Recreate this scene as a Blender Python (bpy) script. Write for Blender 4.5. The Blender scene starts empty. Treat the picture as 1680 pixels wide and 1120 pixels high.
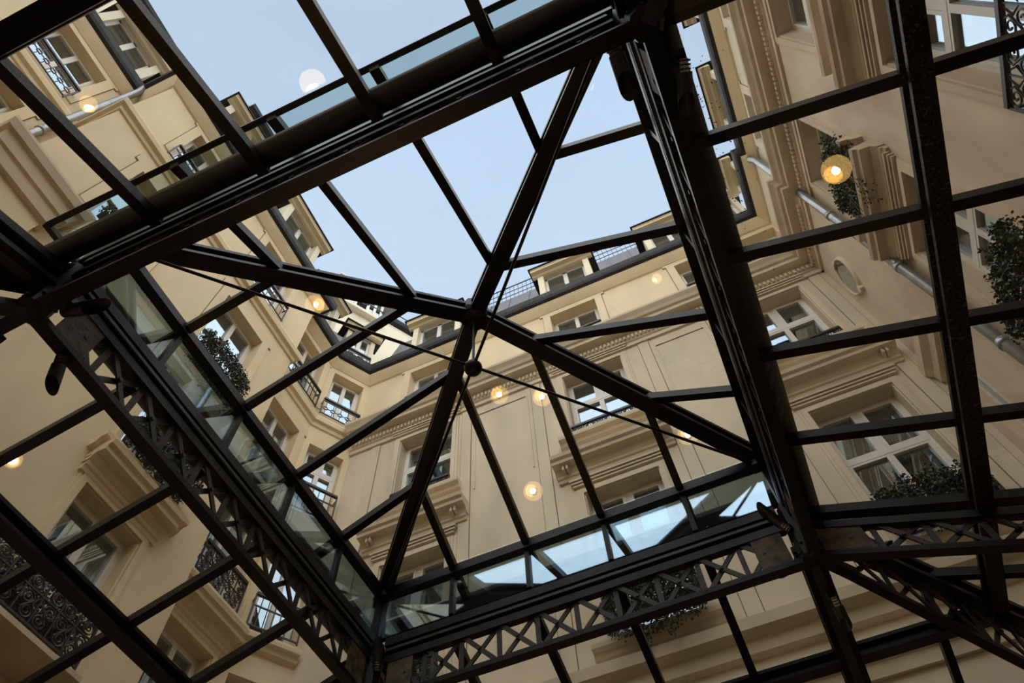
import bpy, bmesh, math, random
from mathutils import Vector, Matrix

# ------------------------------------------------------------------ scene, camera, light
scn = bpy.context.scene
COL = scn.collection
CZ = 1.6                                   # eye height above the floor; all heights below are measured from the eye
cam_d = bpy.data.cameras.new('camera'); cam = bpy.data.objects.new('camera', cam_d); COL.objects.link(cam)
RX = (0.91555605, 0.4004429, -0.03745128)      # camera right in world x, y, z
RD = (-0.36926238, 0.80004434, -0.4728365)     # camera down
RF = (-0.15938133, 0.44673767, 0.88035393)     # camera forward
cam.matrix_world = Matrix(((RX[0], -RD[0], -RF[0], 0), (RX[1], -RD[1], -RF[1], 0), (RX[2], -RD[2], -RF[2], CZ), (0, 0, 0, 1)))
cam_d.sensor_width = 36; cam_d.lens = 1166.47 / 1680 * 36; cam_d.clip_start = .05; cam_d.clip_end = 500
scn.camera = cam
scn.view_settings.view_transform = 'Standard'; scn.view_settings.look = 'None'
scn.view_settings.gamma = 1; scn.view_settings.use_curve_mapping = False
scn.view_settings.exposure = 0.0
scn.cycles.max_bounces = 8; scn.cycles.transparent_max_bounces = 32
scn.cycles.caustics_reflective = False; scn.cycles.caustics_refractive = False
scn.cycles.sample_clamp_indirect = 4

W = bpy.data.worlds.new('sky'); scn.world = W; W.use_nodes = True
nt = W.node_tree; nt.nodes.clear()
tc = nt.nodes.new('ShaderNodeTexCoord'); sep = nt.nodes.new('ShaderNodeSeparateXYZ')
ramp = nt.nodes.new('ShaderNodeValToRGB'); bg = nt.nodes.new('ShaderNodeBackground'); ow = nt.nodes.new('ShaderNodeOutputWorld')
el = ramp.color_ramp.elements
el[0].position = 0.0; el[0].color = (.74, .80, .85, 1)
el[1].position = 1.0; el[1].color = (.47, .60, .79, 1)
e = el.new(.6); e.color = (.60, .72, .85, 1)
nt.links.new(tc.outputs['Generated'], sep.inputs[0]); nt.links.new(sep.outputs['Z'], ramp.inputs[0])
nt.links.new(ramp.outputs[0], bg.inputs[0]); nt.links.new(bg.outputs[0], ow.inputs[0])
bg.inputs[1].default_value = 1.32

sun_d = bpy.data.lights.new('sun', 'SUN'); sun = bpy.data.objects.new('sun', sun_d); COL.objects.link(sun)
sun_d.energy = 4.15; sun_d.angle = math.radians(135); sun_d.color = (1, .93, .82)
sun.rotation_euler = Vector((-.12, .62, -.95)).to_track_quat('-Z', 'Y').to_euler()
sun.location = (10, -20, 30)

random.seed(7)
# ------------------------------------------------------------------ materials
def mat(name, col, rough=.6, lo=.32, hi=.72, metal=0.0, noise=0.0, scale=4.0, bump=0.0, bscale=60.0, spec=None, col2=None, stretch=None, emit=None, estr=0.0, detail=6.0):
    m = bpy.data.materials.new(name); m.use_nodes = True
    n = m.node_tree; b = n.nodes['Principled BSDF']
    b.inputs['Roughness'].default_value = rough; b.inputs['Metallic'].default_value = metal
    b.inputs['Base Color'].default_value = (*col, 1)
    if spec is not None: b.inputs['Specular IOR Level'].default_value = spec
    if noise or col2 or bump:
        t = n.nodes.new('ShaderNodeTexCoord'); mp = n.nodes.new('ShaderNodeMapping')
        n.links.new(t.outputs['Object'], mp.inputs[0])
        if stretch: mp.inputs['Scale'].default_value = stretch
    if noise or col2:
        nz = n.nodes.new('ShaderNodeTexNoise'); nz.inputs['Scale'].default_value = scale; nz.inputs['Detail'].default_value = detail
        n.links.new(mp.outputs[0], nz.inputs['Vector'])
        r = n.nodes.new('ShaderNodeValToRGB'); r.color_ramp.elements[0].position = lo; r.color_ramp.elements[1].position = hi
        c2 = col2 if col2 else tuple(min(1, c * (1 + noise)) for c in col)
        c1 = col if col2 else tuple(c * (1 - noise) for c in col)
        r.color_ramp.elements[0].color = (*c1, 1); r.color_ramp.elements[1].color = (*c2, 1)
        n.links.new(nz.outputs['Fac'], r.inputs[0]); n.links.new(r.outputs[0], b.inputs['Base Color'])
    if bump:
        nb = n.nodes.new('ShaderNodeTexNoise'); nb.inputs['Scale'].default_value = bscale
        n.links.new(mp.outputs[0], nb.inputs['Vector'])
        bp = n.nodes.new('ShaderNodeBump'); bp.inputs['Strength'].default_value = bump; bp.inputs['Distance'].default_value = .02
        n.links.new(nb.outputs['Fac'], bp.inputs['Height']); n.links.new(bp.outputs[0], b.inputs['Normal'])
    if emit:
        b.inputs['Emission Color'].default_value = (*emit, 1); b.inputs['Emission Strength'].default_value = estr
    return m

def glass(name, tint, f0, power=4.0, rough=.0, dust=0.0, rtint=(1, 1, 1)):
    m = bpy.data.materials.new(name); m.use_nodes = True
    n = m.node_tree; n.nodes.clear()
    o = n.nodes.new('ShaderNodeOutputMaterial'); tr = n.nodes.new('ShaderNodeBsdfTransparent'); gl = n.nodes.new('ShaderNodeBsdfGlossy')
    tr.inputs[0].default_value = (*tint, 1); gl.inputs['Roughness'].default_value = rough; gl.inputs[0].default_value = (*rtint, 1)
    lw = n.nodes.new('ShaderNodeLayerWeight'); lw.inputs[0].default_value = .5
    pw = n.nodes.new('ShaderNodeMath'); pw.operation = 'POWER'; pw.inputs[1].default_value = power
    mr = n.nodes.new('ShaderNodeMapRange'); mr.inputs['To Min'].default_value = f0; mr.inputs['To Max'].default_value = 1
    n.links.new(lw.outputs['Facing'], pw.inputs[0]); n.links.new(pw.outputs[0], mr.inputs['Value'])
    mx = n.nodes.new('ShaderNodeMixShader')
    n.links.new(mr.outputs[0], mx.inputs[0]); n.links.new(tr.outputs[0], mx.inputs[1]); n.links.new(gl.outputs[0], mx.inputs[2])
    last = mx
    if dust:
        df = n.nodes.new('ShaderNodeBsdfDiffuse'); df.inputs[0].default_value = (.38, .35, .29, 1)
        t = n.nodes.new('ShaderNodeTexCoord'); nz = n.nodes.new('ShaderNodeTexNoise'); nz.inputs['Scale'].default_value = 2.2; nz.inputs['Detail'].default_value = 8
        n.links.new(t.outputs['Object'], nz.inputs['Vector'])
        r = n.nodes.new('ShaderNodeMapRange'); r.inputs['From Min'].default_value = .35; r.inputs['From Max'].default_value = .75
        r.inputs['To Min'].default_value = dust * .4; r.inputs['To Max'].default_value = dust
        n.links.new(nz.outputs['Fac'], r.inputs['Value'])
        m2 = n.nodes.new('ShaderNodeMixShader')
        n.links.new(r.outputs[0], m2.inputs[0]); n.links.new(mx.outputs[0], m2.inputs[1]); n.links.new(df.outputs[0], m2.inputs[2]); last = m2
    n.links.new(last.outputs[0], o.inputs[0])
    return m

M = {}
M['stucco'] = mat('cream_stucco', (.79, .65, .435), .85, noise=.09, scale=1.2, stretch=(1, 1, .5), bump=.04, bscale=25)
M['stone'] = mat('pale_limestone', (.70, .60, .455), .8, noise=.13, scale=1.3, stretch=(1, 1, .45), bump=.05, bscale=30)
M['tan'] = mat('weathered_tan_stone', (.70, .57, .435), .85, noise=.17, scale=1.4, stretch=(1, 1, .45), bump=.06, bscale=22)
M['pale'] = mat('pale_plaster', (.82, .74, .58), .8, noise=.06, scale=1.0, bump=.08)
M['zinc'] = mat('dark_zinc', (.026, .028, .033), .65, spec=.25, metal=.0, noise=.35, scale=2.0, bump=.1)
M['zinc2'] = mat('grey_zinc_sheet', (.070, .075, .086), .55, metal=.1, noise=.25, scale=3.0)
M['pipe'] = mat('galvanised_pipe', (.36, .38, .41), .35, metal=.6, noise=.2, scale=5)
M['steel'] = mat('black_painted_steel', (.006, .0055, .005), .40, noise=.5, scale=9, bump=.1, bscale=80, spec=.25)
M['rust'] = mat('rust_speckled_steel', (.007, .006, .005), .45, lo=.56, hi=.70, col2=(.13, .065, .02), scale=55, bump=.25, bscale=120, spec=.25)
M['lattice'] = mat('grey_lattice_steel', (.018, .017, .016), .5, noise=.4, scale=9, bump=.15)
M['plate'] = mat('worn_brown_plate', (.10, .072, .042), .65, noise=.65, scale=11, bump=.5, bscale=14)
M['flash'] = mat('olive_flashing', (.022, .022, .015), .55, noise=.3, scale=4)
M['ledge'] = mat('tan_sill_strip', (.55, .37, .24), .7, noise=.15, scale=6, stretch=(1, 1, 8))  # tan strip below the lantern's left and right side panes
M['white'] = mat('white_window_paint', (.78, .76, .71), .45, noise=.05, scale=4)
M['iron'] = mat('black_wrought_iron', (.018, .018, .022), .45, noise=.3, scale=14)
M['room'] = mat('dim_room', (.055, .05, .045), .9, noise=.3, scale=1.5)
M['curtain'] = mat('net_curtain', (.42, .40, .37), .9, noise=.25, scale=5, stretch=(5, 5, .3))
M['blind'] = mat('grey_blind', (.30, .27, .22), .9, noise=.2, scale=7, stretch=(.4, .4, 8))
M['leaf'] = mat('dark_ivy_leaf', (.035, .055, .022), .5, noise=.6, scale=6)
M['planter'] = mat('dark_planter', (.06, .055, .05), .7, noise=.2, scale=4)
M['floor'] = mat('dark_stone_floor', (.045, .04, .035), .5, noise=.25, scale=2)
M['lamp'] = mat('warm_globe', (.9, .7, .4), .4, emit=(1.0, .60, .18), estr=6.0)
M['bulb'] = mat('bulb', (1, .9, .7), .4, emit=(1.0, .86, .62), estr=60.0)
M['chrome'] = mat('bright_clamp', (.55, .54, .52), .3, metal=.9, noise=.2, scale=8)
M['shade_line'] = mat('painted_shadow_line', (.20, .155, .10), .9, noise=.2, scale=3)  # dark colour painting the thin shadow line at panel and strip edges
M['pane'] = glass('window_glass', (.82, .85, .86), .28, 2.6, rtint=(.70, .85, 1.0))
M['roofglass'] = glass('roof_glass', (.965, .97, .965), .026, 5.0, dust=.02)
M['lowglass'] = glass('lower_roof_glass', (.93, .93, .92), .030, 5.0, dust=.045)
M['solar'] = glass('teal_solar_glass', (.82, .89, .885), .06, 4, dust=.02)
M['side'] = glass('side_glass', (.90, .925, .91), .30, 2.5, dust=.02, rtint=(.60, .80, 1.0))
M['oval'] = glass('oval_glass', (.75, .8, .82), .10, 3.0)

# ------------------------------------------------------------------ mesh helpers
BASE = {}
class MB:
    def __init__(s): s.v = []; s.f = []
    def add(s, vs, fs):
        k = len(s.v); s.v += [tuple(v) for v in vs]; s.f += [tuple(i + k for i in f) for f in fs]; return s
    def box(s, a, b):
        x0, x1 = sorted((a[0], b[0])); y0, y1 = sorted((a[1], b[1])); z0, z1 = sorted((a[2], b[2]))
        return s.add([(x0, y0, z0), (x1, y0, z0), (x1, y1, z0), (x0, y1, z0), (x0, y0, z1), (x1, y0, z1), (x1, y1, z1), (x0, y1, z1)],
                     [(0, 3, 2, 1), (4, 5, 6, 7), (0, 1, 5, 4), (1, 2, 6, 5), (2, 3, 7, 6), (3, 0, 4, 7)])
    def prism(s, poly, off):
        n = len(poly); off = Vector(off); a = [Vector(p) for p in poly]; b = [p + off for p in a]
        return s.add(a + b, [tuple(range(n))[::-1], tuple(range(n, 2 * n))] + [(i, (i + 1) % n, n + (i + 1) % n, n + i) for i in range(n)])
    def bar(s, p, q, w, h, up=(0, 0, 1), prof=None):
        p = Vector(p); q = Vector(q); d = (q - p).normalized(); u = Vector(up)
        side = d.cross(u)
        if side.length < 1e-4: side = d.cross(Vector((1, 0, 0)))
        side.normalize(); u2 = side.cross(d).normalized()
        pr = prof if prof else [(-w / 2, -h / 2), (w / 2, -h / 2), (w / 2, h / 2), (-w / 2, h / 2)]
        a = [p + side * x + u2 * y for x, y in pr]; b = [q + side * x + u2 * y for x, y in pr]; n = len(pr)
        return s.add(a + b, [tuple(range(n))[::-1], tuple(range(n, 2 * n))] + [(i, (i + 1) % n, n + (i + 1) % n, n + i) for i in range(n)])
    def tube(s, pts, r, n=8, cap=True, up=(0, 0, 1)):
        pts = [Vector(p) for p in pts]; k0 = len(s.v); rr = r if isinstance(r, (list, tuple)) else [r] * len(pts)
        ref = None
        for i, p in enumerate(pts):
            d = (pts[min(i + 1, len(pts) - 1)] - pts[max(i - 1, 0)]).normalized()
            if ref is None:
                ref = d.cross(Vector((.31, .77, .55))).normalized()
            ref = (ref - d * ref.dot(d)).normalized(); bn = d.cross(ref)
            for j in range(n):
                a = 2 * math.pi * j / n; s.v.append(tuple(p + (ref * math.cos(a) + bn * math.sin(a)) * rr[i]))
        m = len(pts)
        for i in range(m - 1):
            for j in range(n): s.f.append((k0 + i * n + j, k0 + i * n + (j + 1) % n, k0 + (i + 1) * n + (j + 1) % n, k0 + (i + 1) * n + j))
        if cap: s.f.append(tuple(k0 + j for j in range(n))[::-1]); s.f.append(tuple(k0 + (m - 1) * n + j for j in range(n)))
        return s
    def sphere(s, c, r, nu=16, nv=10, sq=1.0):
        c = Vector(c); k = len(s.v)
        for i in range(nv + 1):
            t = math.pi * i / nv
            for j in range(nu):
                a = 2 * math.pi * j / nu; s.v.append((c.x + r * math.sin(t) * math.cos(a), c.y + r * math.sin(t) * math.sin(a), c.z + r * sq * math.cos(t)))
        for i in range(nv):
            for j in range(nu): s.f.append((k + i * nu + j, k + (i + 1) * nu + j, k + (i + 1) * nu + (j + 1) % nu, k + i * nu + (j + 1) % nu))
        return s
    def lathe(s, c, prof, n=16):
        c = Vector(c); k = len(s.v); m = len(prof)
        for r, z in prof:
            for j in range(n):
                a = 2 * math.pi * j / n; s.v.append((c.x + r * math.cos(a), c.y + r * math.sin(a), c.z + z))
        for i in range(m - 1):
            for j in range(n): s.f.append((k + i * n + j, k + i * n + (j + 1) % n, k + (i + 1) * n + (j + 1) % n, k + (i + 1) * n + j))
        s.f.append(tuple(k + j for j in range(n))[::-1]); s.f.append(tuple(k + (m - 1) * n + j for j in range(n)))
        return s
    def build(s, name, m, parent=None, smooth=False, base=None):
        b = BASE[parent.name] if parent is not None else (base if base is not None else Vector((0, 0, 0)))
        b = Vector(b)
        me = bpy.data.meshes.new(name)
        me.from_pydata([(x - b.x, y - b.y, z - b.z) for x, y, z in s.v], [], s.f)
        bm = bmesh.new(); bm.from_mesh(me); bmesh.ops.remove_doubles(bm, verts=bm.verts, dist=1e-5)
        bmesh.ops.recalc_face_normals(bm, faces=bm.faces); bm.to_mesh(me); bm.free()
        if smooth:
            for p in me.polygons: p.use_smooth = True
        me.materials.append(M[m] if isinstance(m, str) else m)
        o = bpy.data.objects.new(name, me); COL.objects.link(o)
        if parent is not None: o.parent = parent
        else: o.location = (b.x, b.y, b.z + CZ)
        BASE[o.name] = b
        return o

def tag(o, label=None, cat=None, group=None, kind=None):
    if label: o['label'] = label
    if cat: o['category'] = cat
    if group: o['group'] = group
    if kind: o['kind'] = kind
    return o
def empty(name, base, label=None, cat=None, group=None, kind=None):
    o = bpy.data.objects.new(name, None); COL.objects.link(o); o.empty_display_size = .1
    base = Vector(base); o.location = (base.x, base.y, base.z + CZ); BASE[o.name] = base
    return tag(o, label, cat, group, kind)

# ------------------------------------------------------------------ walls of the courtyard
class Facade:
    """plan line O + u*s, n points into the court"""
    def __init__(f, O, u, n, s0, s1, m): f.O = Vector((*O, 0)); f.u = Vector((*u, 0)); f.n = Vector((*n, 0)); f.s0, f.s1, f.m = s0, s1, m; f.holes = []
    def P(f, s, z, d=0.0): p = f.O + f.u * s + f.n * d; return (p.x, p.y, z)
    def box(f, mb, s0, s1, z0, z1, d0, d1):
        c = [f.P(s, z, d) for z in (z0, z1) for s, d in ((s0, d0), (s1, d0), (s1, d1), (s0, d1))]
        return mb.add(c, [(0, 1, 2, 3), (4, 5, 6, 7), (0, 1, 5, 4), (1, 2, 6, 5), (2, 3, 7, 6), (3, 0, 4, 7)])
    def profile(f, mb, s0, s1, prof):
        n = len(prof); a = [f.P(s0, z, d) for d, z in prof]; b = [f.P(s1, z, d) for d, z in prof]
        return mb.add(a + b, [tuple(range(n)), tuple(range(n, 2 * n))] + [(i, (i + 1) % n, n + (i + 1) % n, n + i) for i in range(n)])
c_, s_ = .58 / 1.1131, .95 / 1.1131
ZF = -CZ; ZTOP = 16.7
FB = Facade((0, 8.0), (1, 0), (0, -1), -7.05, 4.10, 'stone')
FL = Facade((-7.13, 0), (0, 1), (1, 0), -.45, 5.40, 'stucco')
FS = Facade((-7.63, 0), (0, 1), (1, 0), 5.40, 7.05, 'stucco')
FC = Facade((-7.63, 7.05), (c_, s_), (s_, -c_), 0, 1.1131, 'stucco')
FN = Facade((-8.27, 0), (0, 1), (1, 0), -9.0, -.45, 'stucco')
FR = Facade((4.24, 0), (0, 1), (-1, 0), -9.0, 6.40, 'tan')
FE = Facade((4.10, 0), (0, 1), (-1, 0), 6.40, 8.0, 'tan')

wn = [0]
def window(F, s0, s1, z0, z1, label, depth=.30, transom=None, bars=1, inside='blind', group=None, cut=True, frame_w=.06):
    """white casement window set back in its reveal"""
    if cut: F.holes.append((s0, s1, z0, z1, depth))
    wn[0] += 1
    w = empty('window_%d' % wn[0], F.P((s0 + s1) / 2, z0, -depth), label, 'window', group, 'structure')
    d0, d1 = -depth - .03, -depth + .05
    sm = (s0 + s1) / 2; fw = frame_w
    mb = MB()
    F.box(mb, s0, s0 + fw, z0, z1, d0, d1); F.box(mb, s1 - fw, s1, z0, z1, d0, d1)
    F.box(mb, s0 + fw, s1 - fw, z1 - fw, z1, d0, d1); F.box(mb, s0 + fw, s1 - fw, z0, z0 + fw, d0, d1)
    zt = z1 - fw
    if transom:
        zt = transom
        F.box(mb, s0 + fw, s1 - fw, zt, zt + .09, d0, d1 + .02)
        F.box(mb, sm - .045, sm + .045, zt + .09, z1 - fw, d0, d1)
    mb.build('frame', 'white', w)
    def leaf(a, b, c, d, nm):
        g = MB(); k = .05
        F.box(g, a, a + k, c, d, d0 + .01, d1 + .015); F.box(g, b - k, b, c, d, d0 + .01, d1 + .015)
        F.box(g, a + k, b - k, d - k, d, d0 + .01, d1 + .015); F.box(g, a + k, b - k, c, c + k, d0 + .01, d1 + .015)
        for i in range(1, bars + 1):
            if nm == 'casement' and bars > 0:
                zz = c + (d - c) * i / (bars + 1); F.box(g, a + k, b - k, zz - .012, zz + .012, d0 + .02, d1)
        o = g.build(nm, 'white', w)
        p = MB(); F.box(p, a + k - .004, b - k + .004, c + k - .004, d - k + .004, -depth + .004, -depth + .010); p.build('pane', 'pane', o)
    leaf(s0 + fw, sm, z0 + fw, zt, 'casement'); leaf(sm, s1 - fw, z0 + fw, zt, 'casement')
    if transom:
        leaf(s0 + fw, sm - .045, zt + .09, z1 - fw, 'fanlight'); leaf(sm + .045, s1 - fw, zt + .09, z1 - fw, 'fanlight')
    if inside in ('blind', 'curtain'):
        p = MB(); n = 14 if inside == 'curtain' else 2
        for i in range(n):
            a = s0 + (s1 - s0) * i / n; b = s0 + (s1 - s0) * (i + 1) / n
            F.box(p, a, b, z0, z1, -depth - .16 - (.02 if i % 2 else 0), -depth - .14 - (.02 if i % 2 else 0))
        p.build('curtain' if inside == 'curtain' else 'roller_blind', inside, w)
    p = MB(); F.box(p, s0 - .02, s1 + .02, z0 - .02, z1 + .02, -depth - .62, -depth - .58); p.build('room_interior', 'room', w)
    return w

def surround(w, F, s0, s1, z0, z1, m, head=True, wd=.11, pr=.045):
    mb = MB(); F.box(mb, s0 - wd, s0 - .02, z0, z1 + wd, 0, pr); F.box(mb, s1 + .02, s1 + wd, z0, z1 + wd, 0, pr); F.box(mb, s0 - .02, s1 + .02, z1 + .02, z1 + wd, 0, pr)
    mb.build('surround', m, w)
    mb = MB(); F.box(mb, s0 - wd - .05, s0 - wd, z0, z1 + wd + .05, 0, pr * .5); F.box(mb, s1 + wd, s1 + wd + .05, z0, z1 + wd + .05, 0, pr * .5); F.box(mb, s0 - wd, s1 + wd, z1 + wd, z1 + wd + .05, 0, pr * .5)
    mb.build('outer_moulding', m, w)
    if head:
        for k, (dz, dd, hh) in enumerate(((.20, .06, .035), (.255, .085, .035), (.31, .11, .04))):
            mb = MB(); F.box(mb, s0 - wd - .08 - k * .02, s1 + wd + .08 + k * .02, z1 + dz, z1 + dz + hh, 0, dd); mb.build('head_moulding', m, w)

def panel(w, F, s0, s1, z0, z1, m):
    """thin raised plaster panel with stepped ears round an attic window"""
    a, b = s0 - .26, s1 + .26; t = z1 + .30; e = z1 + .10; i = .07; th = .03
    pol = [(s0 - .002, z0), (a + i, z0), (a + i, e), (a, e), (a, t), (b, t), (b, e), (b - i, e), (b - i, z0), (s1 + .002, z0), (s1 + .002, z1 + .002), (s0 - .002, z1 + .002)]
    mb = MB()
    for r in (((a + i, s0 - .002), (z0, z1)), ((s1 + .002, b - i), (z0, z1)), ((a + i, b - i), (z1, e)), ((a, b), (e, t))):
        F.box(mb, r[0][0], r[0][1], r[1][0], r[1][1], 0, th)
    mb.build('raised_panel', m, w)
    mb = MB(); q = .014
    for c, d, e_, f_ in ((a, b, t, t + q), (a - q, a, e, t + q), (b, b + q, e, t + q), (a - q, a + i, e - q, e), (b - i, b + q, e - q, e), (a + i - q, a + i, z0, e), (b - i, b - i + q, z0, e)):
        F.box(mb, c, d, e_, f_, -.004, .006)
    mb.build('panel_shade_line', 'shade_line', w)  # thin dark strips drawing the panel's edge shadow in colour

def sill(w, F, s0, s1, z, m, ext=.28, dep=.22):
    mb = MB(); F.profile(mb, s0 - ext, s1 + ext, [(0, z - .24), (dep * .45, z - .20), (dep * .6, z - .12), (dep * .95, z - .10), (dep, z - .04), (dep, z), (0, z + .02)])
    mb.build('sill', m, w)

def entablature(w, F, s0, s1, z, m, ext=.45):
    mb = MB(); F.profile(mb, s0 - ext, s1 + ext, [(0, z - .30), (.10, z - .28), (.16, z - .18), (.30, z - .17), (.31, z - .10), (.36, z - .07), (.38, z), (0, z + .05)])
    mb.build('cornice', m, w)
    mb = MB(); F.profile(mb, s0 - ext + .02, s1 + ext - .02, [(0, z - .42), (.05, z - .42), (.06, z - .36), (.09, z - .34), (.10, z - .285), (0, z - .285)]); mb.build('frieze', m, w)
    if ext > .3:
        for sg in (s0 - ext + .22, s1 + ext - .22):
            for o in (-.035, .035):
                mb = MB(); F.box(mb, sg + o - .02, sg + o + .02, z - .29, z - .19, .05, .24); mb.build('console', m, w)

def oval_window(F, s, z, a, b, label):
    wn[0] += 1
    w = empty('window_%d' % wn[0], F.P(s, z - b, 0), label, 'window', None, 'structure')
    n = 36; mb = MB(); prof = [(1.0, .0), (1.0, .045), (1.06, .06), (1.16, .05), (1.19, .0)]
    vs = []; fs = []
    for i in range(n):
        t = 2 * math.pi * i / n
        for k, d in prof: vs.append(F.P(s + math.cos(t) * a * k, z + math.sin(t) * (b + a * (k - 1)), d))
    m = len(prof)
    for i in range(n):
        for j in range(m - 1): fs.append((i * m + j, i * m + j + 1, ((i + 1) % n) * m + j + 1, ((i + 1) % n) * m + j))
    mb.add(vs, fs); mb.build('moulded_rim', F.m, w, smooth=True)
    mb = MB(); mb.prism([F.P(s + math.cos(2 * math.pi * i / n) * a, z + math.sin(2 * math.pi * i / n) * b, .03) for i in range(n)], F.n * .006); mb.build('pane', 'oval', w)
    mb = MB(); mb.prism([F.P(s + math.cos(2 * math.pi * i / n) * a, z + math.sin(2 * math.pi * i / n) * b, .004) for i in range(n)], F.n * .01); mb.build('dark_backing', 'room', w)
    for zz in (z + b + a * .22, z - b - a * .22):
        mb = MB(); F.box(mb, s - .06, s + .06, zz - .07, zz + .07, 0, .07); mb.build('keystone', F.m, w)

def spiral(F, s, z, r, d, turns=1.6, sg=1, up=1, ang=0.0):
    pts = []
    for i in range(22):
        t = i / 21; a = ang + turns * 2 * math.pi * t; rr = r * (1 - .82 * t)
        pts.append(F.P(s + sg * math.cos(a) * rr, z + up * math.sin(a) * rr, d))
    return pts

def railing(F, s0, s1, z0, z1, label, d=.12, style='scroll', group='balcony railings'):
    w = empty('balcony_railing', F.P((s0 + s1) / 2, z0, d), label, 'railing', group)
    mb = MB(); F.box(mb, s0, s1, z1 - .035, z1 + .02, d - .03, d + .03); mb.build('handrail', 'iron', w)
    mb = MB(); F.box(mb, s0, s1, z0 + .03, z0 + .055, d - .012, d + .012); mb.build('bottom_rail', 'iron', w)
    for s in (s0, s1):
        mb = MB(); F.box(mb, s - .014, s + .014, z0, z1, d - .014, d + .014); mb.build('end_post', 'iron', w)
        mb = MB(); F.box(mb, s - .012, s + .012, z1 - .10, z1 - .07, -.05, d); mb.build('wall_bracket', 'iron', w)
    h = z1 - z0
    if style == 'scroll':
        rows = 2 if h > .5 else 1; hr = (h - .06) / rows
        n = max(4, int(round((s1 - s0) / (hr * .72)))); st = (s1 - s0) / n
        for i in range(n):
            for j in range(rows):
                c = s0 + st * (i + .5); sg = 1 if (i + j) % 2 else -1; zz = z0 + .05 + hr * (j + .5)
                mb = MB(); R = min(st * .34, hr * .25)
                mb.tube(spiral(F, c - st * .13 * sg, zz + hr * .20, R, d, 1.7, sg, 1, 0.2), .011, 5)
                mb.tube(spiral(F, c + st * .13 * sg, zz - hr * .20, R, d, 1.7, -sg, -1, 0.2), .011, 5)
                mb.tube([F.P(c - st * .13 * sg + sg * R, zz + hr * .22, d), F.P(c, zz, d), F.P(c + st * .13 * sg - sg * R, zz - hr * .22, d)], .013, 5)
                mb.tube([F.P(c + st * .42 * sg, zz + hr * .45, d), F.P(c + st * .2 * sg, zz + hr * .1, d), F.P(c + st * .45 * sg, zz - hr * .1, d)], [.006, .016, .006], 5)
                mb.build('scroll', 'iron', w)
            if i:
                mb = MB(); F.box(mb, s0 + st * i - .008, s0 + st * i + .008, z0 + .05, z1 - .03, d - .008, d + .008); mb.build('baluster', 'iron', w)
        if rows == 2:
            mb = MB(); F.box(mb, s0, s1, z0 + .05 + hr - .008, z0 + .05 + hr + .008, d - .01, d + .01); mb.build('middle_rail', 'iron', w)
    elif style == 'bars':
        n = max(4, int((s1 - s0) / .12))
        mb = MB(); F.box(mb, s0, s1, z0 + h * .62, z0 + h * .66, d - .01, d + .01); mb.build('middle_rail', 'iron', w)
        for i in range(1, n):
            s = s0 + (s1 - s0) * i / n; mb = MB(); F.box(mb, s - .008, s + .008, z0 + .04, z1 - .03, d - .008, d + .008); mb.build('baluster', 'iron', w)
    else:                       # thin rail with little square ornaments
        mb = MB(); F.box(mb, s0, s1, z1 - .11, z1 - .085, d - .012, d + .012); mb.build('middle_rail', 'iron', w)
        n = max(4, int((s1 - s0) / .17)); st = (s1 - s0) / n
        for i in range(n):
            c = s0 + st * (i + .5); mb = MB(); zz = z0 + (h - .12) * .52; q = .045
            F.box(mb, c - q, c + q, zz + q - .01, zz + q + .01, d - .01, d + .01); F.box(mb, c - q, c + q, zz - q - .01, zz - q + .01, d - .01, d + .01)
            F.box(mb, c - q - .01, c - q + .01, zz - q, zz + q, d - .01, d + .01); F.box(mb, c + q - .01, c + q + .01, zz - q, zz + q, d - .01, d + .01)
            F.box(mb, c - st / 2, c - q, zz - .008, zz + .008, d - .008, d + .008); F.box(mb, c + q, c + st / 2, zz - .008, zz + .008, d - .008, d + .008)
            F.box(mb, c - .008, c + .008, zz + q, z1 - .1, d - .008, d + .008); F.box(mb, c - .008, c + .008, z0 + .05, zz - q, d - .008, d + .008)
            mb.build('square_ornament', 'iron', w)
    return w

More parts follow.
